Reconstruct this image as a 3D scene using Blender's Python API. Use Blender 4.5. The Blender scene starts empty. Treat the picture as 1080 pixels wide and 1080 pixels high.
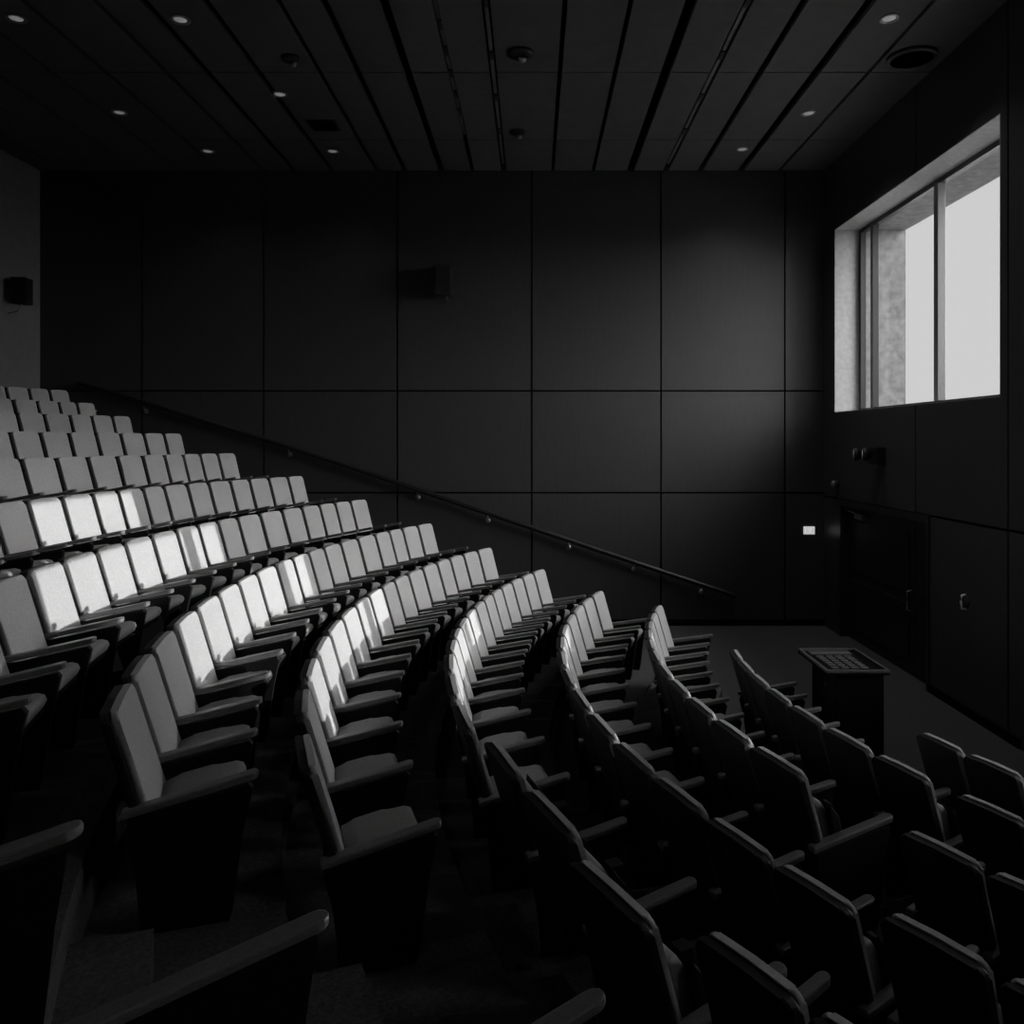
import bpy, bmesh, math, random
from mathutils import Vector, Matrix
random.seed(4)
C = bpy.context.scene.collection
PI = math.pi
EYE = 3.28                      # camera height above the stage floor

# ------------------------------------------------------------------ materials
def mat(name, col, rough=.6, metal=0., spec=.5, noise=0., nscale=40., bump=0., bscale=200., stretch=None, emit=None):
    m = bpy.data.materials.new(name); m.use_nodes = True
    nt = m.node_tree; b = nt.nodes['Principled BSDF']
    b.inputs['Base Color'].default_value = (col, col, col, 1)
    b.inputs['Roughness'].default_value = rough
    b.inputs['Metallic'].default_value = metal
    b.inputs['Specular IOR Level'].default_value = spec
    tc = nt.nodes.new('ShaderNodeTexCoord')
    vec = tc.outputs['Object']
    if stretch:
        mp = nt.nodes.new('ShaderNodeMapping'); mp.inputs['Scale'].default_value = stretch
        nt.links.new(vec, mp.inputs['Vector']); vec = mp.outputs['Vector']
    if noise:
        n = nt.nodes.new('ShaderNodeTexNoise'); n.inputs['Scale'].default_value = nscale; n.inputs['Detail'].default_value = 4
        nt.links.new(vec, n.inputs['Vector'])
        r = nt.nodes.new('ShaderNodeMapRange')
        r.inputs['From Min'].default_value = .3; r.inputs['From Max'].default_value = .7
        r.inputs['To Min'].default_value = col*(1-noise); r.inputs['To Max'].default_value = col*(1+noise)
        nt.links.new(n.outputs['Fac'], r.inputs['Value']); nt.links.new(r.outputs['Result'], b.inputs['Base Color'])
    if bump:
        n = nt.nodes.new('ShaderNodeTexNoise'); n.inputs['Scale'].default_value = bscale; n.inputs['Detail'].default_value = 3
        nt.links.new(vec, n.inputs['Vector'])
        bp = nt.nodes.new('ShaderNodeBump'); bp.inputs['Strength'].default_value = bump; bp.inputs['Distance'].default_value = .004
        nt.links.new(n.outputs['Fac'], bp.inputs['Height']); nt.links.new(bp.outputs['Normal'], b.inputs['Normal'])
    if emit:
        b.inputs['Emission Color'].default_value = (1, 1, 1, 1); b.inputs['Emission Strength'].default_value = emit
    return m

M = dict(
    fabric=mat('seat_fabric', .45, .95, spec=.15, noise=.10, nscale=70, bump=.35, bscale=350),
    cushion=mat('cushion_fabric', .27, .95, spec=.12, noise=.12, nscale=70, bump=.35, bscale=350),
    shell=mat('seat_shell', .012, .55, spec=.25, noise=.2, nscale=30),
    panel=mat('standard_panel', .010, .6, spec=.2, noise=.2, nscale=25),
    arm=mat('armrest_wood', .18, .32, spec=.5, noise=.25, nscale=30, stretch=(1, 8, 8)),
    carpet=mat('carpet', .085, .97, spec=.08, noise=.35, nscale=55, bump=.6, bscale=260),
    stage=mat('stage_floor', .5, .8, spec=.2, noise=.12, nscale=12),
    wall=mat('wall_panel', .045, .42, spec=.42, noise=.10, nscale=6, stretch=(6, 6, .6), bump=.05, bscale=40),
    lifted_wall=mat('light_lifted_wall_panel', .2, .6, spec=.2, noise=.06, nscale=6),  # wall panel lightened in colour to stand in for light falling on it
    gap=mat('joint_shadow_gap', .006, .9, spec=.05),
    ceil=mat('ceiling_panel', .105, .8, spec=.2, noise=.06, nscale=5),
    plenum=mat('ceiling_plenum', .006, .95, spec=.05),
    reveal=mat('window_plaster', .36, .9, spec=.1, noise=.10, nscale=14, bump=.2, bscale=60),
    exterior=mat('concrete_render', .20, .95, spec=.05, noise=.25, nscale=9, bump=.4, bscale=50),
    frame=mat('dark_aluminium', .02, .4, spec=.5),
    mullion=mat('grey_aluminium', .16, .5, spec=.5),
    black=mat('black_plastic', .012, .45, spec=.4),
    door=mat('dark_door', .014, .5, spec=.3, noise=.15, nscale=8, stretch=(3, 3, .4)),
    metal=mat('brushed_metal', .45, .32, metal=1.),
    glint=mat('painted_highlight', .9, .25, spec=.8),  # pale nonmetal colour painted in place of highlights
    rail=mat('rail_paint', .012, .35, spec=.5),
    lens=mat('lamp_lens', .7, .4, spec=.4, emit=.12),
    trimring=mat('lamp_trim', .35, .35, metal=.6),
    lectern=mat('lectern_laminate', .003, .7, spec=.08),
    console=mat('console_face', .10, .4, spec=.5),
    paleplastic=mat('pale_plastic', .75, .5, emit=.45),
    paving=mat('pale_paving', .6, .9, noise=.1, nscale=1),
    blocker=mat('sun_blocker_face', .3, .9),
)
def glass_mat():
    m = bpy.data.materials.new('window_glass'); m.use_nodes = True
    nt = m.node_tree
    for n in list(nt.nodes): nt.nodes.remove(n)
    o = nt.nodes.new('ShaderNodeOutputMaterial'); t = nt.nodes.new('ShaderNodeBsdfTransparent')
    t.inputs['Color'].default_value = (.93, .93, .93, 1)
    g = nt.nodes.new('ShaderNodeBsdfGlossy'); g.inputs['Roughness'].default_value = .02
    x = nt.nodes.new('ShaderNodeMixShader'); x.inputs[0].default_value = .05
    nt.links.new(t.outputs[0], x.inputs[1]); nt.links.new(g.outputs[0], x.inputs[2])
    nt.links.new(x.outputs[0], o.inputs['Surface'])
    return m
M['glass'] = glass_mat()

# ------------------------------------------------------------------ mesh helpers
def box(bm, x0, x1, y0, y1, z0, z1, mi=0, bev=0.):
    vs = [bm.verts.new(p) for p in ((x0,y0,z0),(x1,y0,z0),(x1,y1,z0),(x0,y1,z0),(x0,y0,z1),(x1,y0,z1),(x1,y1,z1),(x0,y1,z1))]
    fs = [bm.faces.new([vs[i] for i in q]) for q in ((3,2,1,0),(4,5,6,7),(0,1,5,4),(1,2,6,5),(2,3,7,6),(3,0,4,7))]
    for f in fs: f.material_index = mi
    if bev:
        es = list({e for f in fs for e in f.edges})
        r = bmesh.ops.bevel(bm, geom=es, offset=bev, segments=2, profile=.5, affect='EDGES')
        for f in r['faces']: f.material_index = mi
    return vs

def prism(bm, pts, axis, a, b, mi=0, bev=0., seg=2):
    """outline pts (2-D) swept along axis from a to b"""
    def P(p, t):
        return {'x': (t, p[0], p[1]), 'y': (p[0], t, p[1]), 'z': (p[0], p[1], t)}[axis]
    A = [bm.verts.new(P(p, a)) for p in pts]; B = [bm.verts.new(P(p, b)) for p in pts]
    n = len(pts); caps = [bm.faces.new(A), bm.faces.new(B[::-1])]; fs = caps[:]
    for i in range(n):
        fs.append(bm.faces.new((A[i], B[i], B[(i+1) % n], A[(i+1) % n])))
    for f in fs: f.material_index = mi
    if bev:
        es = list({e for f in caps for e in f.edges})
        r = bmesh.ops.bevel(bm, geom=es, offset=bev, segments=seg, profile=.5, affect='EDGES')
        for f in r['faces']: f.material_index = mi
    return A + B

def tube(bm, pts, r, n=10, mi=0, cap=True):
    rings = []
    pts = [Vector(p) for p in pts]
    for i, p in enumerate(pts):
        d = (pts[min(i+1, len(pts)-1)] - pts[max(i-1, 0)]).normalized()
        u = d.cross(Vector((0, 0, 1)))
        if u.length < 1e-3: u = d.cross(Vector((1, 0, 0)))
        u.normalize(); w = d.cross(u)
        rings.append([bm.verts.new(p + r*(math.cos(2*PI*k/n)*u + math.sin(2*PI*k/n)*w)) for k in range(n)])
    for a, b in zip(rings, rings[1:]):
        for k in range(n):
            f = bm.faces.new((a[k], a[(k+1) % n], b[(k+1) % n], b[k])); f.material_index = mi; f.smooth = True
    if cap:
        for rg in (rings[0], rings[-1]):
            f = bm.faces.new(rg); f.material_index = mi

def lathe(bm, prof, c=(0, 0, 0), n=28, mi=0, ax='z'):
    """profile of (radius, height) turned round an axis"""
    rings = []
    for r, h in prof:
        ring = []
        for k in range(n):
            a = 2*PI*k/n; p = (r*math.cos(a), r*math.sin(a), h)
            if ax == 'y': p = (p[0], p[2], p[1])
            if ax == 'x': p = (p[2], p[0], p[1])
            ring.append(bm.verts.new((c[0]+p[0], c[1]+p[1], c[2]+p[2])))
        rings.append(ring)
    for a, b in zip(rings, rings[1:]):
        for k in range(n):
            f = bm.faces.new((a[k], a[(k+1) % n], b[(k+1) % n], b[k])); f.material_index = mi; f.smooth = True
    for rg in (rings[0], rings[-1]):
        f = bm.faces.new(rg); f.material_index = mi

def obj(name, bm, mats, parent=None, loc=None):
    bmesh.ops.recalc_face_normals(bm, faces=bm.faces[:])
    me = bpy.data.meshes.new(name); bm.to_mesh(me); bm.free()
    for m in (mats if isinstance(mats, (list, tuple)) else [mats]): me.materials.append(m)
    o = bpy.data.objects.new(name, me); C.objects.link(o)
    if parent: o.parent = parent
    if loc: o.location = loc
    return o
def struct(o): o['kind'] = 'structure'; return o
def thing(name, label, cat, loc=(0, 0, 0), rz=0., group=None):
    o = bpy.data.objects.new(name, None); C.objects.link(o)
    o.empty_display_size = .1; o.location = loc; o.rotation_euler = (0, 0, rz)
    o['label'] = label; o['category'] = cat
    if group: o['group'] = group
    return o
def tag(o, label, cat, group=None):
    o['label'] = label; o['category'] = cat
    if group: o['group'] = group
    return o
NB = bmesh.new

# ------------------------------------------------------------------ the room shell
XL, XR, YF, YB, H = -8.8, 5.2, 14.9, -6.0, 8.12
G = .015                                           # half width of a joint between wall panels

def panels(bm, plane, cols, rows, depth, holes=(), ax='y'):
    """rectangular wall panels with dark joints; ax = the axis the wall faces"""
    for a, b in zip(cols, cols[1:]):
        for c, d in zip(rows, rows[1:]):
            if any(a >= h[0]-1e-6 and b <= h[1]+1e-6 and c >= h[2]-1e-6 and d <= h[3]+1e-6 for h in holes): continue
            g0 = G if a > cols[0]+1e-6 else 0; g1 = G if b < cols[-1]-1e-6 else 0
            k0 = G if c > rows[0]+1e-6 else 0; k1 = G if d < rows[-1]-1e-6 else 0
            if any(abs(a-h[1]) < 1e-6 and c < h[3] and d > h[2] for h in holes): g0 = 0
            if any(abs(b-h[0]) < 1e-6 and c < h[3] and d > h[2] for h in holes): g1 = 0
            if any(abs(c-h[3]) < 1e-6 and a < h[1] and b > h[0] for h in holes): k0 = 0
            if any(abs(d-h[2]) < 1e-6 and a < h[1] and b > h[0] for h in holes): k1 = 0
            if ax == 'y': box(bm, a+g0, b-g1, plane, plane+depth, c+k0, d-k1, 0)
            else: box(bm, plane, plane+depth, a+g0, b-g1, c+k0, d-k1, 0)

# far wall: three courses of tall panels
bm = NB()
panels(bm, YF, [XL-.3, -6.98, -4.81, -2.42, -.02, 2.29, 4.50, XR+.3], [-.3, 2.37, 4.19, H+.4], .05, ax='y')
box(bm, XL-.3, XR+.3, YF+.05, YF+.3, -.3, H+.4, 1)
struct(obj('wall_far', bm, [M['wall'], M['gap']]))
# rear wall of the hall behind the top row
bm = NB()
panels(bm, XL-.05, [YB, -2, .5, 3, 5.5, 8, 10.5, 13.4, YF], [-.3, H+.4], .05, ax='x')
box(bm, XL-.3, XL-.05, YB, YF, -.3, H+.4, 1)
struct(obj('wall_left', bm, [M['lifted_wall'], M['gap']]))
bm = NB(); box(bm, XL-.3, XR+1.2, YB-.3, YB, -.3, H+.4)
struct(obj('wall_back', bm, M['wall']))
# window wall, 1.2 m thick
W1 = (9.28, 14.38, 3.78, 6.94)                     # y0 y1 z0 z1
W2 = (4.96, 8.68, 1.48, 3.82)
W3 = (2.0, 3.2, 4.9, 6.94)
DR = (10.93, 14.16, -.3, 2.31)
bm = NB()
cols = [YB, -2.5, 2.0, 3.2, 4.96, 8.68, 9.13, 9.28, 10.93, 11.34, 14.16, 14.38, YF]
rows = [-.3, 1.48, 2.31, 3.78, 3.82, 4.9, 6.94, H+.4]
def solid(a, b, c, d, h): return a >= h[0]-1e-6 and b <= h[1]+1e-6 and c >= h[2]-1e-6 and d <= h[3]+1e-6
seams_y = {-2.5, 9.13, 11.34}; seams_z = {2.31}
for a, b in zip(cols, cols[1:]):
    for c, d in zip(rows, rows[1:]):
        if solid(a, b, c, d, W1) or solid(a, b, c, d, W2) or solid(a, b, c, d, W3): continue
        door = solid(a, b, c, d, DR)
        if not door:
            g0 = G if a in seams_y else 0; g1 = G if b in seams_y else 0
            k0 = G if c in seams_z else 0; k1 = G if d in seams_z else 0
            box(bm, XR, XR+.04, a+g0, b-g1, c+k0, d-k1, 0)
        box(bm, XR+(.34 if door else .04), XR+1.2, a, b, c, d, 1 if not door else 3)
# plaster reveals inside, concrete reveals outside
def lining(W, d0, d1, t, mi, sill=True):
    y0, y1, z0, z1 = W
    box(bm, XR+d0, XR+d1, y0, y0+t, z0, z1, mi); box(bm, XR+d0, XR+d1, y1-t, y1, z0, z1, mi)
    box(bm, XR+d0, XR+d1, y0+t, y1-t, z1-t, z1, mi); box(bm, XR+d0, XR+d1, y0+t, y1-t, z0, z0+t, mi)
lining(W1, .0, .45, .012, 2); lining(W1, .45, 1.22, .012, 4)
lining(W3, .0, .45, .012, 2); lining(W3, .45, 1.22, .012, 4)
lining(W2, .0, .45, .012, 2); lining(W2, .45, 1.22, .012, 4)
struct(obj('wall_right', bm, [M['wall'], M['gap'], M['reveal'], M['door'], M['exterior']]))

# windows
def window(name, W, xf, mull, rail=.06, ztop=None):
    y0, y1, z0, z1 = (W[0]+.012, W[1]-.012, W[2]+.012, W[3]-.012)
    bm = NB(); t = .07
    box(bm, xf, xf+.09, y0, y1, z0, z0+rail); box(bm, xf, xf+.09, y0, y1, z1-t, z1)
    box(bm, xf, xf+.09, y0, y0+t, z0+rail, z1-t); box(bm, xf, xf+.09, y1-t, y1, z0+rail, z1-t)
    f = struct(obj(name, bm, M['frame']))
    for y, w in mull:
        bm = NB(); box(bm, xf-.03, xf+.08, y-w/2, y+w/2, z0+rail, ztop or z1-t, 0, .006)
        struct(obj('mullion', bm, M['mullion' if w > .1 else 'frame'], f))
    ys = [y0+t] + [q for y, w in sorted(mull) for q in (y-w/2, y+w/2)] + [y1-t]
    for a, b in zip(ys[::2], ys[1::2]):
        bm = NB(); box(bm, xf+.04, xf+.052, a, b, z0+rail, ztop or z1-t)
        struct(obj('pane', bm, M['glass'], f))
    if ztop:                                       # a fanlight over a thin transom, one sheet across
        bm = NB(); box(bm, xf, xf+.07, y0+t, y1-t, ztop, ztop+.03); struct(obj('transom', bm, M['frame'], f))
        bm = NB(); box(bm, xf+.04, xf+.052, 6.81, y1-t, ztop+.03, z1-t); struct(obj('pane', bm, M['glass'], f))
    return f
window('window_1', W1, XR+.42, [(11.58, .12), (13.78, .09)])
window('added_fill_window', W3, XR+.42, [(2.6, .09)])  # unseen window added to lift the light near the camera
w2 = window('window_2', W2, XR+.42, [(7.95, .2)], ztop=3.27)
bm = NB(); box(bm, XR+.43, XR+.50, W2[0]+.08, 6.80, 3.28, W2[3]-.08, 0, .006)  # panel added to mask the sun from part of the fanlight
struct(obj('sun_mask_panel', bm, M['frame'], w2))

# unseen block added outside to keep the low sun off window_1
bm = NB(); box(bm, 29, 37, 6.75, 16, -1, 10.6)
struct(obj('sun_blocker', bm, M['blocker']))
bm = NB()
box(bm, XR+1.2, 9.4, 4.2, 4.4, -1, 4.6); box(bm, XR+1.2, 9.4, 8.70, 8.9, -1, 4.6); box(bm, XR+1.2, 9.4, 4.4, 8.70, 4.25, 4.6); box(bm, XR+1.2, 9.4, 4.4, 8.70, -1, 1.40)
struct(obj('light_narrowing_tunnel', bm, M['gap']))  # unseen tunnel added to narrow the sky light through window_2
bm = NB(); box(bm, XR+1.3, 70, -40, 60, -1.2, -1.0)
struct(obj('ground', bm, M['paving']))

# ceiling: long boards with dark slots under a black plenum
SL = [-8.35, -7.72, -7.05, -6.30, -5.59, -4.80, -4.27, -3.59, -2.79, -2.29, -1.64, -1.08, -.52, .355, 1.08, 1.74, 2.37, 2.98, 3.71, 4.40]
SW = [.05, .05, .06, .05, .06, .06, .10, .08, .06, .08, .11, .07, .10, .06, .06, .13, .10, .09, .12, .05]
bm = NB()
YS = [YB, -3.65, -1.22, 1.21, 3.64, 6.07, 8.50, 10.93, 13.36, YF]
ed = [XL] + [q for s, w in zip(SL, SW) for q in (s-w/2, s+w/2)] + [XR]
for a, b in zip(ed[::2], ed[1::2]):
    for c, d in zip(YS, YS[1:]):
        box(bm, a, b, c+.012, d-.012, H, H+.06, 0)
box(bm, XL-.3, XR+1.2, YB-.3, YF+.3, H+.22, H+.42, 1)
struct(obj('ceiling', bm, [M['ceil'], M['plenum']]))

# floor: stage floor and the curved tiers of the seating
CX, CY = 9.43, 8.05
RR = {-1: 6.6, 0: 7.32, 1: 8.2, 2: 9.12, 3: 10.15, 4: 11.2, 5: 12.11, 6: 13.16, 7: 14.16, 8: 15.14, 9: 16.1, 10: 16.93, 11: 17.82, 12: 18.55}
TOP = {-1: -2.23, 0: -2.18, 1: -2.077, 2: -2.035, 3: -1.858, 4: -1.636, 5: -1.274, 6: -.913, 7: -.545, 8: -.18, 9: .134, 10: .414, 11: .648, 12: .884}
CH = 1.05                                           # chair height
T = {k: EYE + TOP[k] - CH for k in RR}
T[-1] = 0.
RHO = {k: RR[k]+.15 for k in RR}
# edges between the seats of each row, degrees round the centre of the arcs
EDGES = {-1: [-13.8, -17.8, -22, -26.2],
 0: [6.2, 2.6, -1, -4.6, -8.3, -12.6, -17.1, -21.3],
 1: [18.8, 15.3, 12, 8.8, 5.6, 2.3, -1.1, -4.6, -8.2, -12, -16, -20.3],
 2: [22.1, 18.8, 15.5, 12, 8.5, 4.8, 1, -2.9, -6.8, -10.7, -14.6, -18.5, -22.2, -25.7, -28.9],
 3: [24.4, 21.9, 19.5, 17.1, 14.6, 12.3, 10, 7.4, 4.8, 2, -.7, -3.6, -7.2, -11.3, -15.6, -20, -24.4, -28.8],
 4: [26.1, 23.7, 21.3, 19, 16.8, 14.3, 11.7, 9.2, 6.9, 4.3, 1.6, -1.4, -4.6, -8.1, -12, -16.3, -21.1],
 5: [24.7, 22.6, 20.4, 18.6, 16.6, 14.2, 11.8, 9.5, 7.4, 5.2, 2.9, .3, -2.2, -4.9, -7.8, -11, -14, -17, -20.1],
 6: [23.5, 21.5, 19.7, 17.9, 15.9, 13.7, 11.3, 8.9, 6.9, 4.9, 2.8, .5, -1.9, -4.3, -6.9, -9.6, -12.4, -15.3, -18.4],
 7: [22.2, 20.6, 18.7, 16.8, 15, 13, 11.1, 9.1, 7.4, 5.4, 3.5, 1.3, -1, -3.2, -5.4, -7.6],
 8: [20.5, 18.9, 17.4, 16, 14.5, 12.8, 10.9, 8.8, 6.7, 4.5, 2.3, 0],
 9: [20.0, 18.6, 17.1, 15.4, 13.7, 11.9, 10.1, 8.3, 6.4],
 10: [19.2, 17.9, 16.5, 15.1, 13.5, 11.9, 10.2],
 11: [19.6, 18.4, 17.3, 16, 14.6, 13.1],
 12: [20.0, 18.8, 17.6, 16.3, 15]}
def pol(r, a): a = math.radians(a); return (CX - r*math.cos(a), CY + r*math.sin(a))
bm = NB()
def wedge(r0, r1, a0, a1, z0, z1, n):
    lo, hi = [], []
    for i in range(n+1):
        a = a0 + (a1-a0)*i/n
        p, q = pol(r0, a), pol(r1, a)
        lo.append((bm.verts.new((*p, z0)), bm.verts.new((*p, z1)))); hi.append((bm.verts.new((*q, z0)), bm.verts.new((*q, z1))))
    for i in range(n):
        bm.faces.new((lo[i][1], hi[i][1], hi[i+1][1], lo[i+1][1]))
        bm.faces.new((lo[i][0], lo[i][1], lo[i+1][1], lo[i+1][0]))
        bm.faces.new((hi[i][0], hi[i+1][0], hi[i+1][1], hi[i][1]))
    for j in (0, n):
        bm.faces.new((lo[j][0], hi[j][0], hi[j][1], lo[j][1]))
for k in range(0, 13):
    r1 = RHO[k] if k < 12 else 30.
    wedge(RHO[k-1], r1, -80, (8 if k == 0 else EDGES[k][0]+1.1 if k < 11 else 66), -.2, T[k], 74)
    rise = T[k]-T[k-1]
    if rise > .2:                                  # half steps in the aisle
        wedge(RHO[k-1]-.33, RHO[k-1], -27.5, -21.5, T[k-1]-.02, T[k-1]+rise/2, 6)
# sloping aisle under the handrail along the far wall
prism(bm, [(1.49, -.1), (1.49, 0.), (-4.33, 1.945), (-6.75, 2.66), (-6.75, -.1)], 'y', 13.72, YF+.01)
for co, no in (((0, YF+.02, 0), (0, 1, 0)), ((0, YB-.02, 0), (0, -1, 0)), ((XL-.02, 0, 0), (-1, 0, 0)), ((XR+.02, 0, 0), (1, 0, 0))):
    bmesh.ops.bisect_plane(bm, geom=bm.verts[:]+bm.edges[:]+bm.faces[:], plane_co=co, plane_no=no, clear_outer=True)
box(bm, XL-.3, XR+1.2, YB-.3, YF+.3, -.3, 0.)
for f in bm.faces[-6:]: f.material_index = 1
struct(obj('floor', bm, [M['carpet'], M['stage']]))
bm = NB(); box(bm, 3.75, XR, YF-.02, YF, 0, .11); box(bm, 1.2, 3.75, YF-.02, YF, 0, .11)
struct(obj('baseboard_far', bm, M['gap']))
bm = NB(); box(bm, XR-.02, XR, 8.9, 10.93, 0, .11)
struct(obj('baseboard_right', bm, M['gap']))

# ------------------------------------------------------------------ seats
REC = .165                                          # how far the back leans over its height
def back_x(z): return REC*(1.05-z)/.55
def outline(w, z0, z1, r, n=5, arch=.012):
    p = [(-w, z0), (w, z0)]
    for i in range(n+1):
        a = i/n*PI/2; p.append((w-r+r*math.cos(a), z1-r+r*math.sin(a)))
    p.append((0, z1+arch))
    for i in range(n+1):
        a = PI/2+i/n*PI/2; p.append((-w+r+r*math.cos(a), z1-r+r*math.sin(a)))
    return p
def lean(vs):
    for v in vs: v.co.x += back_x(v.co.z)
def make_pad():
    bm = NB()
    prism(bm, outline(.207, .47, 1.045, .036, arch=.006), 'x', -.036, 0., bev=.014, seg=3)
    lean(bm.verts)
    return bm
def make_shell():
    bm = NB()
    prism(bm, outline(.222, .30, 1.037, .042, arch=.006), 'x', -.085, -.0365, bev=.012)
    lean(bm.verts)
    return bm
def make_cushion():
    bm = NB()
    p = [(.17, .44), (.51, .48), (.560, .51), (.575, .545), (.562, .574), (.525, .586), (.40, .572), (.25, .545), (.17, .52)]
    prism(bm, p, 'y', -.165, .165, bev=.022, seg=3)
    for q in bm.faces: q.smooth = True
    return bm
def make_pan():
    bm = NB()
    prism(bm, [(.10, .38), (.46, .41), (.555, .475), (.515, .483), (.10, .44)], 'y', -.195, .195, bev=.008)
    box(bm, .12, .44, -.03, .03, .31, .40, 0, .008)
    return bm
PANEL = [(.11, 0.), (.50, 0.), (.515, .05), (.56, .40), (.61, .63), (.59, .655), (.05, .545), (.035, .50), (.09, .30)]
def make_panel(s):
    bm = NB(); prism(bm, PANEL, 'y', s*.228-.020, s*.228+.020, bev=.006)
    return bm
def arm_bm(y, x0=.02, x1=.635, w=.034):
    bm = NB()
    zb = lambda x: .553 + (x-.02)*.20
    n = 6; top = []
    pts = [(x0, y-w), (x1-w, y-w)] + [(x1-w+w*math.sin(i/n*PI), y-w*math.cos(i/n*PI)) for i in range(1, n)] + [(x1-w, y+w), (x0, y+w)]
    vs = prism(bm, pts, 'z', 0, .036, bev=.009)
    for v in bm.verts: v.co.z += zb(v.co.x)
    return bm

def mesh_of(bm, m, name):
    bmesh.ops.recalc_face_normals(bm, faces=bm.faces[:])
    me = bpy.data.meshes.new(name); bm.to_mesh(me); bm.free(); me.materials.append(m); return me
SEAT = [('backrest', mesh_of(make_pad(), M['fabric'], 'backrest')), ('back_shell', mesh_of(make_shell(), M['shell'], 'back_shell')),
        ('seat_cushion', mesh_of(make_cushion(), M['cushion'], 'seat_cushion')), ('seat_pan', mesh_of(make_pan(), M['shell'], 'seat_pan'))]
def fold(bm):
    bm.transform(Matrix.Translation((.255, 0, .43)) @ Matrix.Rotation(-math.radians(95), 4, 'Y') @ Matrix.Translation((-.17, 0, -.45)))
    return bm
UP = SEAT[:2] + [('seat_cushion', mesh_of(fold(make_cushion()), M['cushion'], 'seat_cushion')), ('seat_pan', mesh_of(fold(make_pan()), M['shell'], 'seat_pan'))]
NEAR = [('side_panel', mesh_of(make_panel(-1), M['panel'], 'side_panel')), ('armrest', mesh_of(arm_bm(-.226, w=.030), M['arm'], 'armrest'))]
FAR = [('side_panel', mesh_of(make_panel(1), M['panel'], 'side_panel')), ('armrest', mesh_of(arm_bm(.226, w=.030), M['arm'], 'armrest'))]
ROWNAME = {-1: 'front row', 0: 'second row', 1: 'third row', 2: 'fourth row', 3: 'fifth row', 4: 'sixth row', 5: 'seventh row', 6: 'eighth row', 7: 'ninth row',
           8: 'tenth row', 9: 'eleventh row', 10: 'twelfth row', 11: 'row second from the top', 12: 'topmost row'}
ORD = 'first second third fourth fifth sixth seventh eighth ninth tenth eleventh twelfth thirteenth fourteenth fifteenth sixteenth seventeenth eighteenth nineteenth twentieth'.split()
def lit(k, x, y):
    yo = y - .1*(XR-x)
    return (3 <= k <= 6 and 5.0 < yo < 8.7) or (k == 7 and 6.85 < yo < 8.7)
def seat(k, a_mid, width, label, first=False, tall=1.):
    x, y = pol(RR[k] - (.09 if k == 3 and -23.5 < a_mid < -15 else 0), a_mid)
    r = thing('auditorium_seat', label, 'seat', (x, y, T[k]), -math.radians(a_mid), 'curved rows of auditorium seats')
    r.scale = (1, min(width/.49, 1.35), tall)
    for nm, me in (UP if k < 4 and a_mid < -15.5 else SEAT) + NEAR + (FAR if first else []):
        o = bpy.data.objects.new(nm, me); C.objects.link(o); o.parent = r
    return r
for k in sorted(RR):
    for j, (e0, e1) in enumerate(zip(EDGES[k], EDGES[k][1:])):
        am, p = (e0+e1)/2, e0-e1
        x, y = pol(RR[k], am)
        look = 'sunlit pale seat' if lit(k, x, y) else ('dark-backed seat' if am < -9 and k < 4 else 'grey shaded seat')
        end = 'lectern end' if k < 1 else 'far wall end'
        fr = '' if k < 0 or k > 10 else ' from the front'
        seat(k, am, math.radians(p)*RR[k], f'{look}, {ORD[j]} from the {end}, {ROWNAME[k]}{fr}', j == 0)
# the block this side of the aisle, seen from behind
NEARBLOCK = {0: (-22.6, 3.8, 3, 1.), 1: (-25.4, 3.4, 4, 1.), 2: (-29.6, 3.1, 2, 1.07), 3: (-29.8, 2.75, 2, 1.13)}
for k, (a0, p, n, tall) in NEARBLOCK.items():
    for j in range(n):
        seat(k, a0-(j+.5)*p, math.radians(p)*RR[k], f'black seat seen from behind, {ORD[j]} past the aisle, {ROWNAME[k]} from the front', j == 0, tall)
# row ends of the near block beside the aisle
for k, a, lab in ((6, -25.9, 'armrest-topped black row end panel at aisle, highest of the three'),
                  (5, -27.1, 'long armrest-topped black row end panel, middle one of three along the aisle'),
                  (4, -28.8, 'armrest-topped black row end panel, lowest of three, only tip showing')):
    x, y = pol(RR[k], a)
    d = .39 if k == 6 else .09
    r = thing('row_end_panel', lab, 'row end panel', (x+d*math.cos(math.radians(a)), y-d*math.sin(math.radians(a)), T[k]), -math.radians(a), 'row end panels beside the aisle')
    bm = NB(); prism(bm, [(-.10, 0), (.52, 0), (.56, .40), (.60, .64), (-.30, .475), (-.24, .30)], 'y', -.025, .025, bev=.006)
    obj('panel', bm, M['panel'], r)
    obj('armrest', arm_bm(0, -.32, .64, .046), M['arm'], r)

# ------------------------------------------------------------------ lectern
LX, LY = 3.12, 8.43
t = thing('lectern', 'black box lectern with framed control top on the stage floor', 'lectern', (LX, LY, 0))
bm = NB(); box(bm, -.20, .27, -.38, .30, .06, 1.04, 0, .008); obj('body', bm, M['lectern'], t)
bm = NB(); box(bm, -.18, .25, -.35, .27, 0, .06); obj('plinth', bm, M['black'], t)
bm = NB()
w, d = .305, .43
box(bm, -w, w, -d, d, 1.04, 1.065, 0, .004)
for q in ((-w, w, -d, -d+.025), (-w, w, d-.025, d), (-w, -w+.025, -d+.025, d-.025), (w-.025, w, -d+.025, d-.025)):
    box(bm, *q, 1.065, 1.09, 1, .003)
top = obj('top', bm, [M['lectern'], M['console']], t)
bm = NB()
for i in range(4):
    for j in range(6):
        box(bm, -.20+i*.095, -.20+i*.095+.07, -.30+j*.085, -.30+j*.085+.055, 1.066, 1.078, 0, .003)
box(bm, -.22, .20, .24, .36, 1.066, 1.076, 0, .003)
obj('control_panel', bm, M['console'], top)
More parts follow.
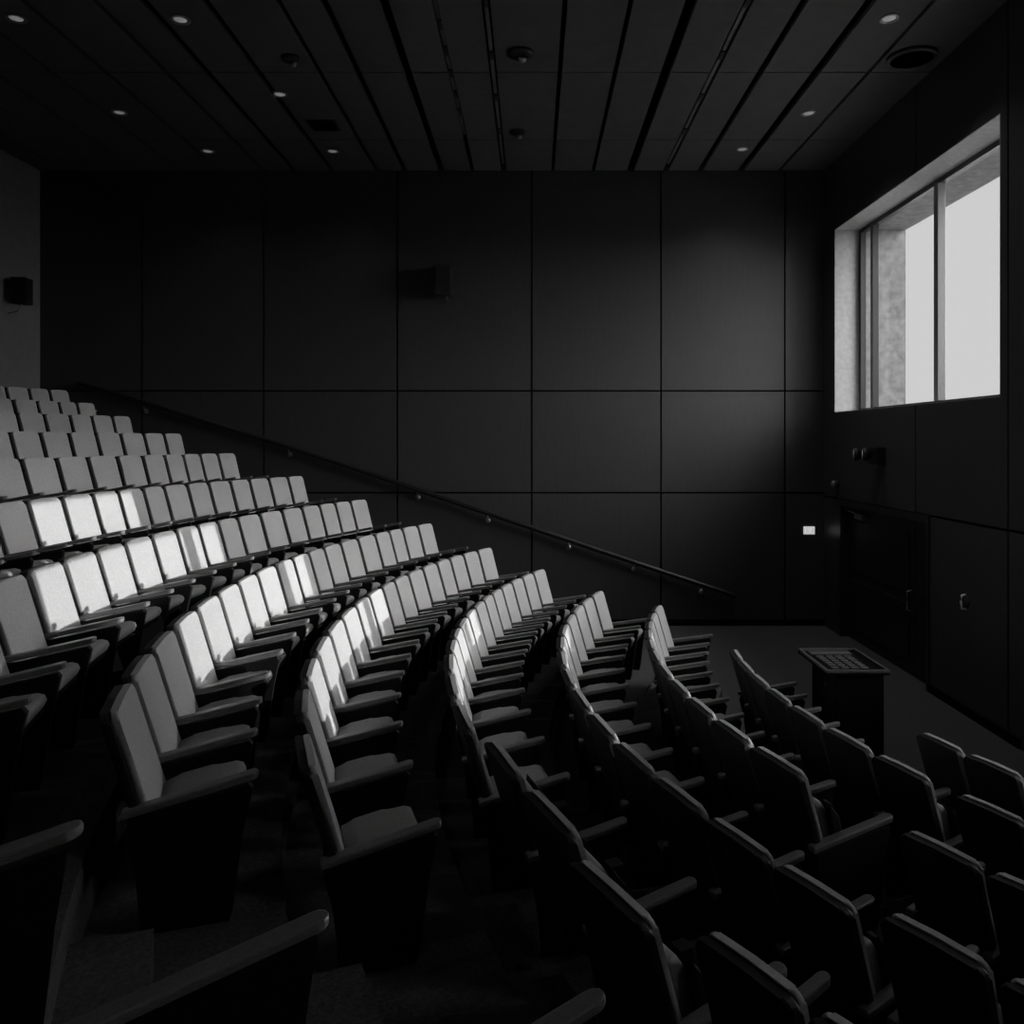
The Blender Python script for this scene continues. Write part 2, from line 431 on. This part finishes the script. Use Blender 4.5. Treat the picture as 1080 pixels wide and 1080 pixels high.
bm = NB(); lathe(bm, [(.0, 0), (.03, 0), (.03, .012), (.018, .016)], (-.205, -.10, .86), 14, ax='x'); obj('socket', bm, M['console'], t)

# ------------------------------------------------------------------ handrail on the far wall
t = thing('handrail', 'dark metal handrail sloping down the far wall beside the seats', 'handrail', (3.61, YF, 0))
o3 = Vector((3.61, YF, 0))
hp = [(-8.08, 14.80, 4.31), (-6.2, 14.80, 3.76), (-4.33, 14.80, 3.195), (-.4, 14.80, 1.882), (3.52, 14.80, .57), (3.61, 14.80, .53)]
bm = NB(); tube(bm, [Vector(p)-o3 for p in hp], .044, 12); obj('rail', bm, M['rail'], t)
for x, z in ((-6.9, 3.965), (-4.33, 3.195), (-2.05, 2.433), (-.80, 2.016), (.64, 1.535), (1.80, 1.147), (3.0, .746)):
    bm = NB()
    tube(bm, [Vector(q)-o3 for q in ((x, YF-.002, z-.14), (x, 14.83, z-.14), (x, 14.80, z-.10), (x, 14.80, z-.02))], .013, 8)
    lathe(bm, [(.0, .001), (.045, .001), (.042, -.014), (.0, -.016)], (x-o3.x, 0, z-.14), 14, ax='y')
    obj('bracket', bm, M['metal'], t)

# ------------------------------------------------------------------ wall fittings
t = thing('wall_speaker', 'black box loudspeaker bracketed high on the far wall', 'speaker', (-1.60, YF, 6.1))
bm = NB(); prism(bm, [(-.19, -.14), (.19, -.10), (.16, -.40), (-.10, -.44)], 'z', -.26, .26, bev=.012); obj('cabinet', bm, M['black'], t)
bm = NB(); prism(bm, [(-.085, -.446), (.148, -.407), (.144, -.412), (-.088, -.452)], 'z', -.22, .22); obj('grille', bm, M['shell'], t)
bm = NB(); box(bm, -.05, .05, -.14, -.002, -.05, .05); box(bm, -.09, .09, -.02, 0, -.12, .12); tube(bm, [(.08, -.2, -.25), (.10, -.12, -.33), (.06, -.01, -.36)], .012, 8); obj('bracket', bm, M['metal'], t)

t = thing('wall_speaker', 'black loudspeaker bracketed on the wall above the topmost seats', 'speaker', (XL, 13.98, 5.80))
bm = NB(); prism(bm, [(.14, -.15), (.14, .15), (.36, .11), (.36, -.11)], 'z', -.22, .22, bev=.012); obj('cabinet', bm, M['black'], t)
bm = NB(); box(bm, .361, .368, -.09, .09, -.18, .18); obj('grille', bm, M['shell'], t)
bm = NB(); box(bm, .002, .14, -.04, .04, -.05, .05); box(bm, .0, .02, -.09, .09, -.12, .12); tube(bm, [(.30, -.1, -.24), (.2, -.06, -.34), (.01, 0, -.36)], .012, 8); obj('bracket', bm, M['metal'], t)

t = thing('wall_panel_switch', 'small pale lit switch plate on the far wall by the corner', 'switch', (4.93, YF, 1.70))
bm = NB(); box(bm, -.10, .10, -.022, 0, -.07, .07, 0, .006); obj('plate', bm, M['paleplastic'], t)
bm = NB(); box(bm, -.07, -.01, -.030, -.022, -.04, .04, 0, .003); box(bm, .02, .07, -.030, -.022, -.04, .04, 0, .003); obj('rocker', bm, M['paleplastic'], t)

t = thing('emergency_light', 'black twin-head emergency light on the wall above the door', 'emergency light', (XR, 12.5, 3.06))
bm = NB(); box(bm, -.13, 0, -.20, .16, -.12, .14, 0, .01); obj('housing', bm, M['black'], t)
for y in (-.10, .24):
    bm = NB()
    lathe(bm, [(.0, -.05), (.05, -.05), (.10, .02), (.105, .06), (.09, .07), (.0, .075)], (0, 0, 0), 18, ax='x')
    bm.transform(Matrix.Translation((-.20, y+.05, .03)) @ Matrix.Rotation(PI-.35, 4, 'Z'))
    tube(bm, [(-.16, y+.04, -.0), (-.10, y+.0, -.04), (-.05, y-.02, -.06)], .018, 8)
    h = obj('lamp_head', bm, M['black'], t)
    bm = NB(); lathe(bm, [(.0, .076), (.08, .076), (.07, .082), (.0, .086)], (0, 0, 0), 18, ax='x')
    bm.transform(Matrix.Translation((-.20, y+.05, .03)) @ Matrix.Rotation(PI-.35, 4, 'Z'))
    obj('lens', bm, M['glint'], h)

t = thing('dome_camera', 'small dome camera on the wall just above the door corner', 'camera', (XR, 14.24, 2.56))
bm = NB(); lathe(bm, [(.0, 0), (.085, 0), (.085, -.04), (.07, -.05), (.0, -.05)], (0, 0, 0), 18, ax='x'); obj('base', bm, M['black'], t)
bm = NB(); lathe(bm, [(.065, -.05), (.06, -.085), (.042, -.11), (.0, -.12)], (0, 0, 0), 18, ax='x'); obj('dome', bm, M['metal'], t)

t = thing('wall_pull', 'small curved chrome hook on the panelling beside the door', 'pull', (XR, 10.0, 1.36))  # curved chrome pull, exact use unknown
bm = NB(); lathe(bm, [(.0, 0), (.07, 0), (.065, -.012), (.0, -.014)], (0, 0, 0), 18, ax='x'); obj('rose', bm, M['frame'], t)
bm = NB(); tube(bm, [(-.01, .0, .09), (-.06, .0, .08), (-.07, .0, 0), (-.06, .0, -.08), (-.01, .0, -.09)], .014, 8); obj('grip', bm, M['glint'], t)

# double door in its recess
bm = NB()
box(bm, XR-.02, XR+.2, 14.06, 14.16, 0, 2.21); box(bm, XR-.02, XR+.2, 10.93, 11.0, 0, 2.21); box(bm, XR-.02, XR+.2, 10.93, 14.16, 2.21, 2.31)
dr = struct(obj('door_1', bm, M['frame']))
for a, b in ((11.01, 11.60), (11.62, 14.05)):
    bm = NB(); box(bm, XR+.12, XR+.17, a, b, .01, 2.2, 0, .004)
    box(bm, XR+.105, XR+.12, a+.16, b-.16, 1.15, 1.98, 0, .004); box(bm, XR+.105, XR+.12, a+.16, b-.16, .2, 1.0, 0, .004)
    lf = struct(obj('leaf', bm, M['door'], dr))
    ym = a+.09
    bm = NB(); tube(bm, [(XR+.12, ym, .90), (XR+.05, ym, .92), (XR+.05, ym, 1.18), (XR+.12, ym, 1.20)], .012, 8); struct(obj('handle', bm, M['metal'], lf))
bm = NB(); box(bm, XR+.04, XR+.12, 13.3, 13.62, 2.03, 2.10, 0, .006); tube(bm, [(XR+.07, 13.4, 2.1), (XR+.0, 13.75, 2.14), (XR+.02, 14.0, 2.2)], .01, 6); struct(obj('door_closer', bm, M['metal'], dr))

# ------------------------------------------------------------------ ceiling fittings
def downlight(x, y, lab):
    t = thing('downlight', lab, 'ceiling light', (x, y, H), 0, 'round recessed downlights')
    bm = NB(); lathe(bm, [(.078, -.001), (.115, -.001), (.115, -.010), (.085, -.016), (.078, -.004)], n=24); obj('trim_ring', bm, M['trimring'], t)
    bm = NB(); lathe(bm, [(.0, -.003), (.076, -.003), (.06, -.010), (.0, -.014)], n=20); obj('lens', bm, M['lens'], t)
DL = [(4.07, 9.53, 'pale round downlight over the window, first from the big round diffuser'),
      (4.06, 12.28, 'pale round downlight over the window, second from the big round diffuser'),
      (3.46, 13.79, 'pale round downlight by the far wall nearest the window'),
      (-5.90, 9.53, 'faint round downlight farthest from both the far wall and the window'),
      (-4.04, 9.56, 'faint round downlight beside a slot, nearer the camera of two over the tenth row'),
      (-3.52, 11.61, 'faint round downlight between two ceiling slots near the dark square vent'),
      (-3.33, 13.88, 'faint round downlight by the far wall close to the square vent'),
      (-6.07, 12.25, 'dim round downlight in the darkest ceiling corner over the top rows'),
      (-5.41, 13.88, 'dim round downlight by the far wall above the handrail top')]
for d in DL: downlight(*d)
def glow(x, y, e=45):                                     # the lamps are dimmed right down
    l = bpy.data.lights.new('downlight_lamp', 'SPOT'); l.energy = e; l.spot_size = math.radians(105); l.spot_blend = 1.; l.shadow_soft_size = .07
    o = bpy.data.objects.new('downlight_lamp', l); C.objects.link(o); o.location = (x, y, H-.03)
for d in DL: glow(d[0], d[1], 80 if d[0] > 0 else 10)
for x, y, e in ((4.07, 6.6, 50), (.2, 6.6, 8), (.2, 3.6, 8), (-4.0, 6.6, 8), (-4.0, 3.6, 8)): glow(x, y, e)  # unseen lamps without fittings, added to lift the light from above

t = thing('round_ceiling_vent', 'large round ringed air diffuser in the ceiling by the window wall', 'vent', (4.76, 10.48, H))
bm = NB(); lathe(bm, [(.0, .004), (.30, .004), (.30, -.012), (.0, -.012)], n=36); obj('plate', bm, M['plenum'], t)
for i in range(5):
    r0 = .07+.055*i
    bm = NB(); lathe(bm, [(r0-.02, -.012), (r0+.006, -.012), (r0+.018, -.045), (r0+.006, -.045)], n=36); obj('ring', bm, M['ceil'], t)

t = thing('square_vent', 'dark square return vent in the ceiling near the far wall', 'vent', (-3.2, 12.75, H))
bm = NB(); box(bm, -.22, .22, -.22, .22, -.014, -.001, 0, .004); obj('frame', bm, M['black'], t)
bm = NB()
for i in range(7): box(bm, -.19, .19, -.19+i*.055, -.165+i*.055, -.03, -.014)
obj('grille', bm, M['plenum'], t)

for x, y, s, lab in ((-.16, 10.37, 1., 'black projector mount disc on the ceiling, larger of two in line'), (-.24, 13.0, .75, 'black ceiling disc near the far wall, smaller of two in line'),
                     (-3.05, 10.5, .7, 'black ceiling disc over the seats beside the brighter slot')):
    t = thing('ceiling_speaker', lab, 'ceiling speaker', (x, y, H), 0, 'round black ceiling fittings')
    bm = NB(); lathe(bm, [(.0, -.001), (.17*s, -.001), (.17*s, -.02), (.14*s, -.05), (.0, -.055)], n=24); obj('body', bm, M['black'], t)
    bm = NB(); lathe(bm, [(.0, -.055), (.06*s, -.055), (.045*s, -.10), (.0, -.115)], (.03, .02, 0), 16); obj('lens', bm, M['metal'], t)

for x, y0, y1, lab in ((2.37, 7.2, 14.6, 'grey lighting track in the ceiling slot nearest the window side'), (-.52, 7.2, 14.6, 'grey lighting track in the ceiling slot over the middle of the hall'),
                       (-1.08, 9.0, 13.2, 'short thin track in the slot beside the middle lighting track')):
    t = thing('lighting_track', lab, 'lighting track', (x, y0, H))
    bm = NB(); box(bm, -.022, .022, 0, y1-y0, .02, .06); obj('rail', bm, M['mullion'], t)
    for i in range(5):
        y = .6+i*(y1-y0-1.0)/5
        bm = NB(); box(bm, -.03, .03, y, y+.22, .0, .03, 0, .006)
        obj('adapter', bm, M['frame'], t)

# ------------------------------------------------------------------ light: low sun and the sky outside
sd = bpy.data.lights.new('sun', 'SUN'); sd.energy = 4.6; sd.angle = math.radians(.3)
so = bpy.data.objects.new('sun', sd); C.objects.link(so)
so.rotation_euler = Vector((-1, .10, -.10)).to_track_quat('-Z', 'Y').to_euler()
so.location = (12, 6, 6)

w = bpy.data.worlds.new('sky'); bpy.context.scene.world = w; w.use_nodes = True
nt = w.node_tree; bg = nt.nodes['Background']
tc = nt.nodes.new('ShaderNodeTexCoord')
nrm = nt.nodes.new('ShaderNodeVectorMath'); nrm.operation = 'NORMALIZE'
nt.links.new(tc.outputs['Generated'], nrm.inputs[0])
dot = nt.nodes.new('ShaderNodeVectorMath'); dot.operation = 'DOT_PRODUCT'
h = Vector((1, -.10, .22)).normalized(); dot.inputs[1].default_value = h
nt.links.new(nrm.outputs['Vector'], dot.inputs[0])
mr = nt.nodes.new('ShaderNodeMapRange'); mr.interpolation_type = 'SMOOTHSTEP'
mr.inputs['From Min'].default_value = .50; mr.inputs['From Max'].default_value = .95
mr.inputs['To Min'].default_value = .78; mr.inputs['To Max'].default_value = 18.5
nt.links.new(dot.outputs['Value'], mr.inputs['Value'])
sep = nt.nodes.new('ShaderNodeSeparateXYZ'); nt.links.new(nrm.outputs['Vector'], sep.inputs[0])
gr = nt.nodes.new('ShaderNodeMapRange'); gr.inputs['From Min'].default_value = -.06; gr.inputs['From Max'].default_value = .0
gr.inputs['To Min'].default_value = .12; gr.inputs['To Max'].default_value = 1.
nt.links.new(sep.outputs['Z'], gr.inputs['Value'])
mul = nt.nodes.new('ShaderNodeMath'); mul.operation = 'MULTIPLY'
nt.links.new(mr.outputs['Result'], mul.inputs[0]); nt.links.new(gr.outputs['Result'], mul.inputs[1])
nt.links.new(mul.outputs[0], bg.inputs['Strength'])
bg.inputs['Color'].default_value = (1, 1, 1, 1)

# ------------------------------------------------------------------ camera
cd = bpy.data.cameras.new('camera'); cam = bpy.data.objects.new('camera', cd); C.objects.link(cam)
cam.location = (0, 0, EYE); cam.rotation_euler = (PI/2, 0, 0)
cd.sensor_width = 36; cd.sensor_fit = 'HORIZONTAL'; cd.lens = 36*880/1080
cd.shift_x = -22/1080; cd.shift_y = -74/1080
cd.clip_start = .05
sc = bpy.context.scene; sc.camera = cam
sc.view_settings.view_transform = 'Standard'; sc.view_settings.look = 'None'
sc.view_settings.exposure = 0; sc.view_settings.gamma = 1; sc.view_settings.use_curve_mapping = False
sc.cycles.max_bounces = 8; sc.cycles.use_denoising = True
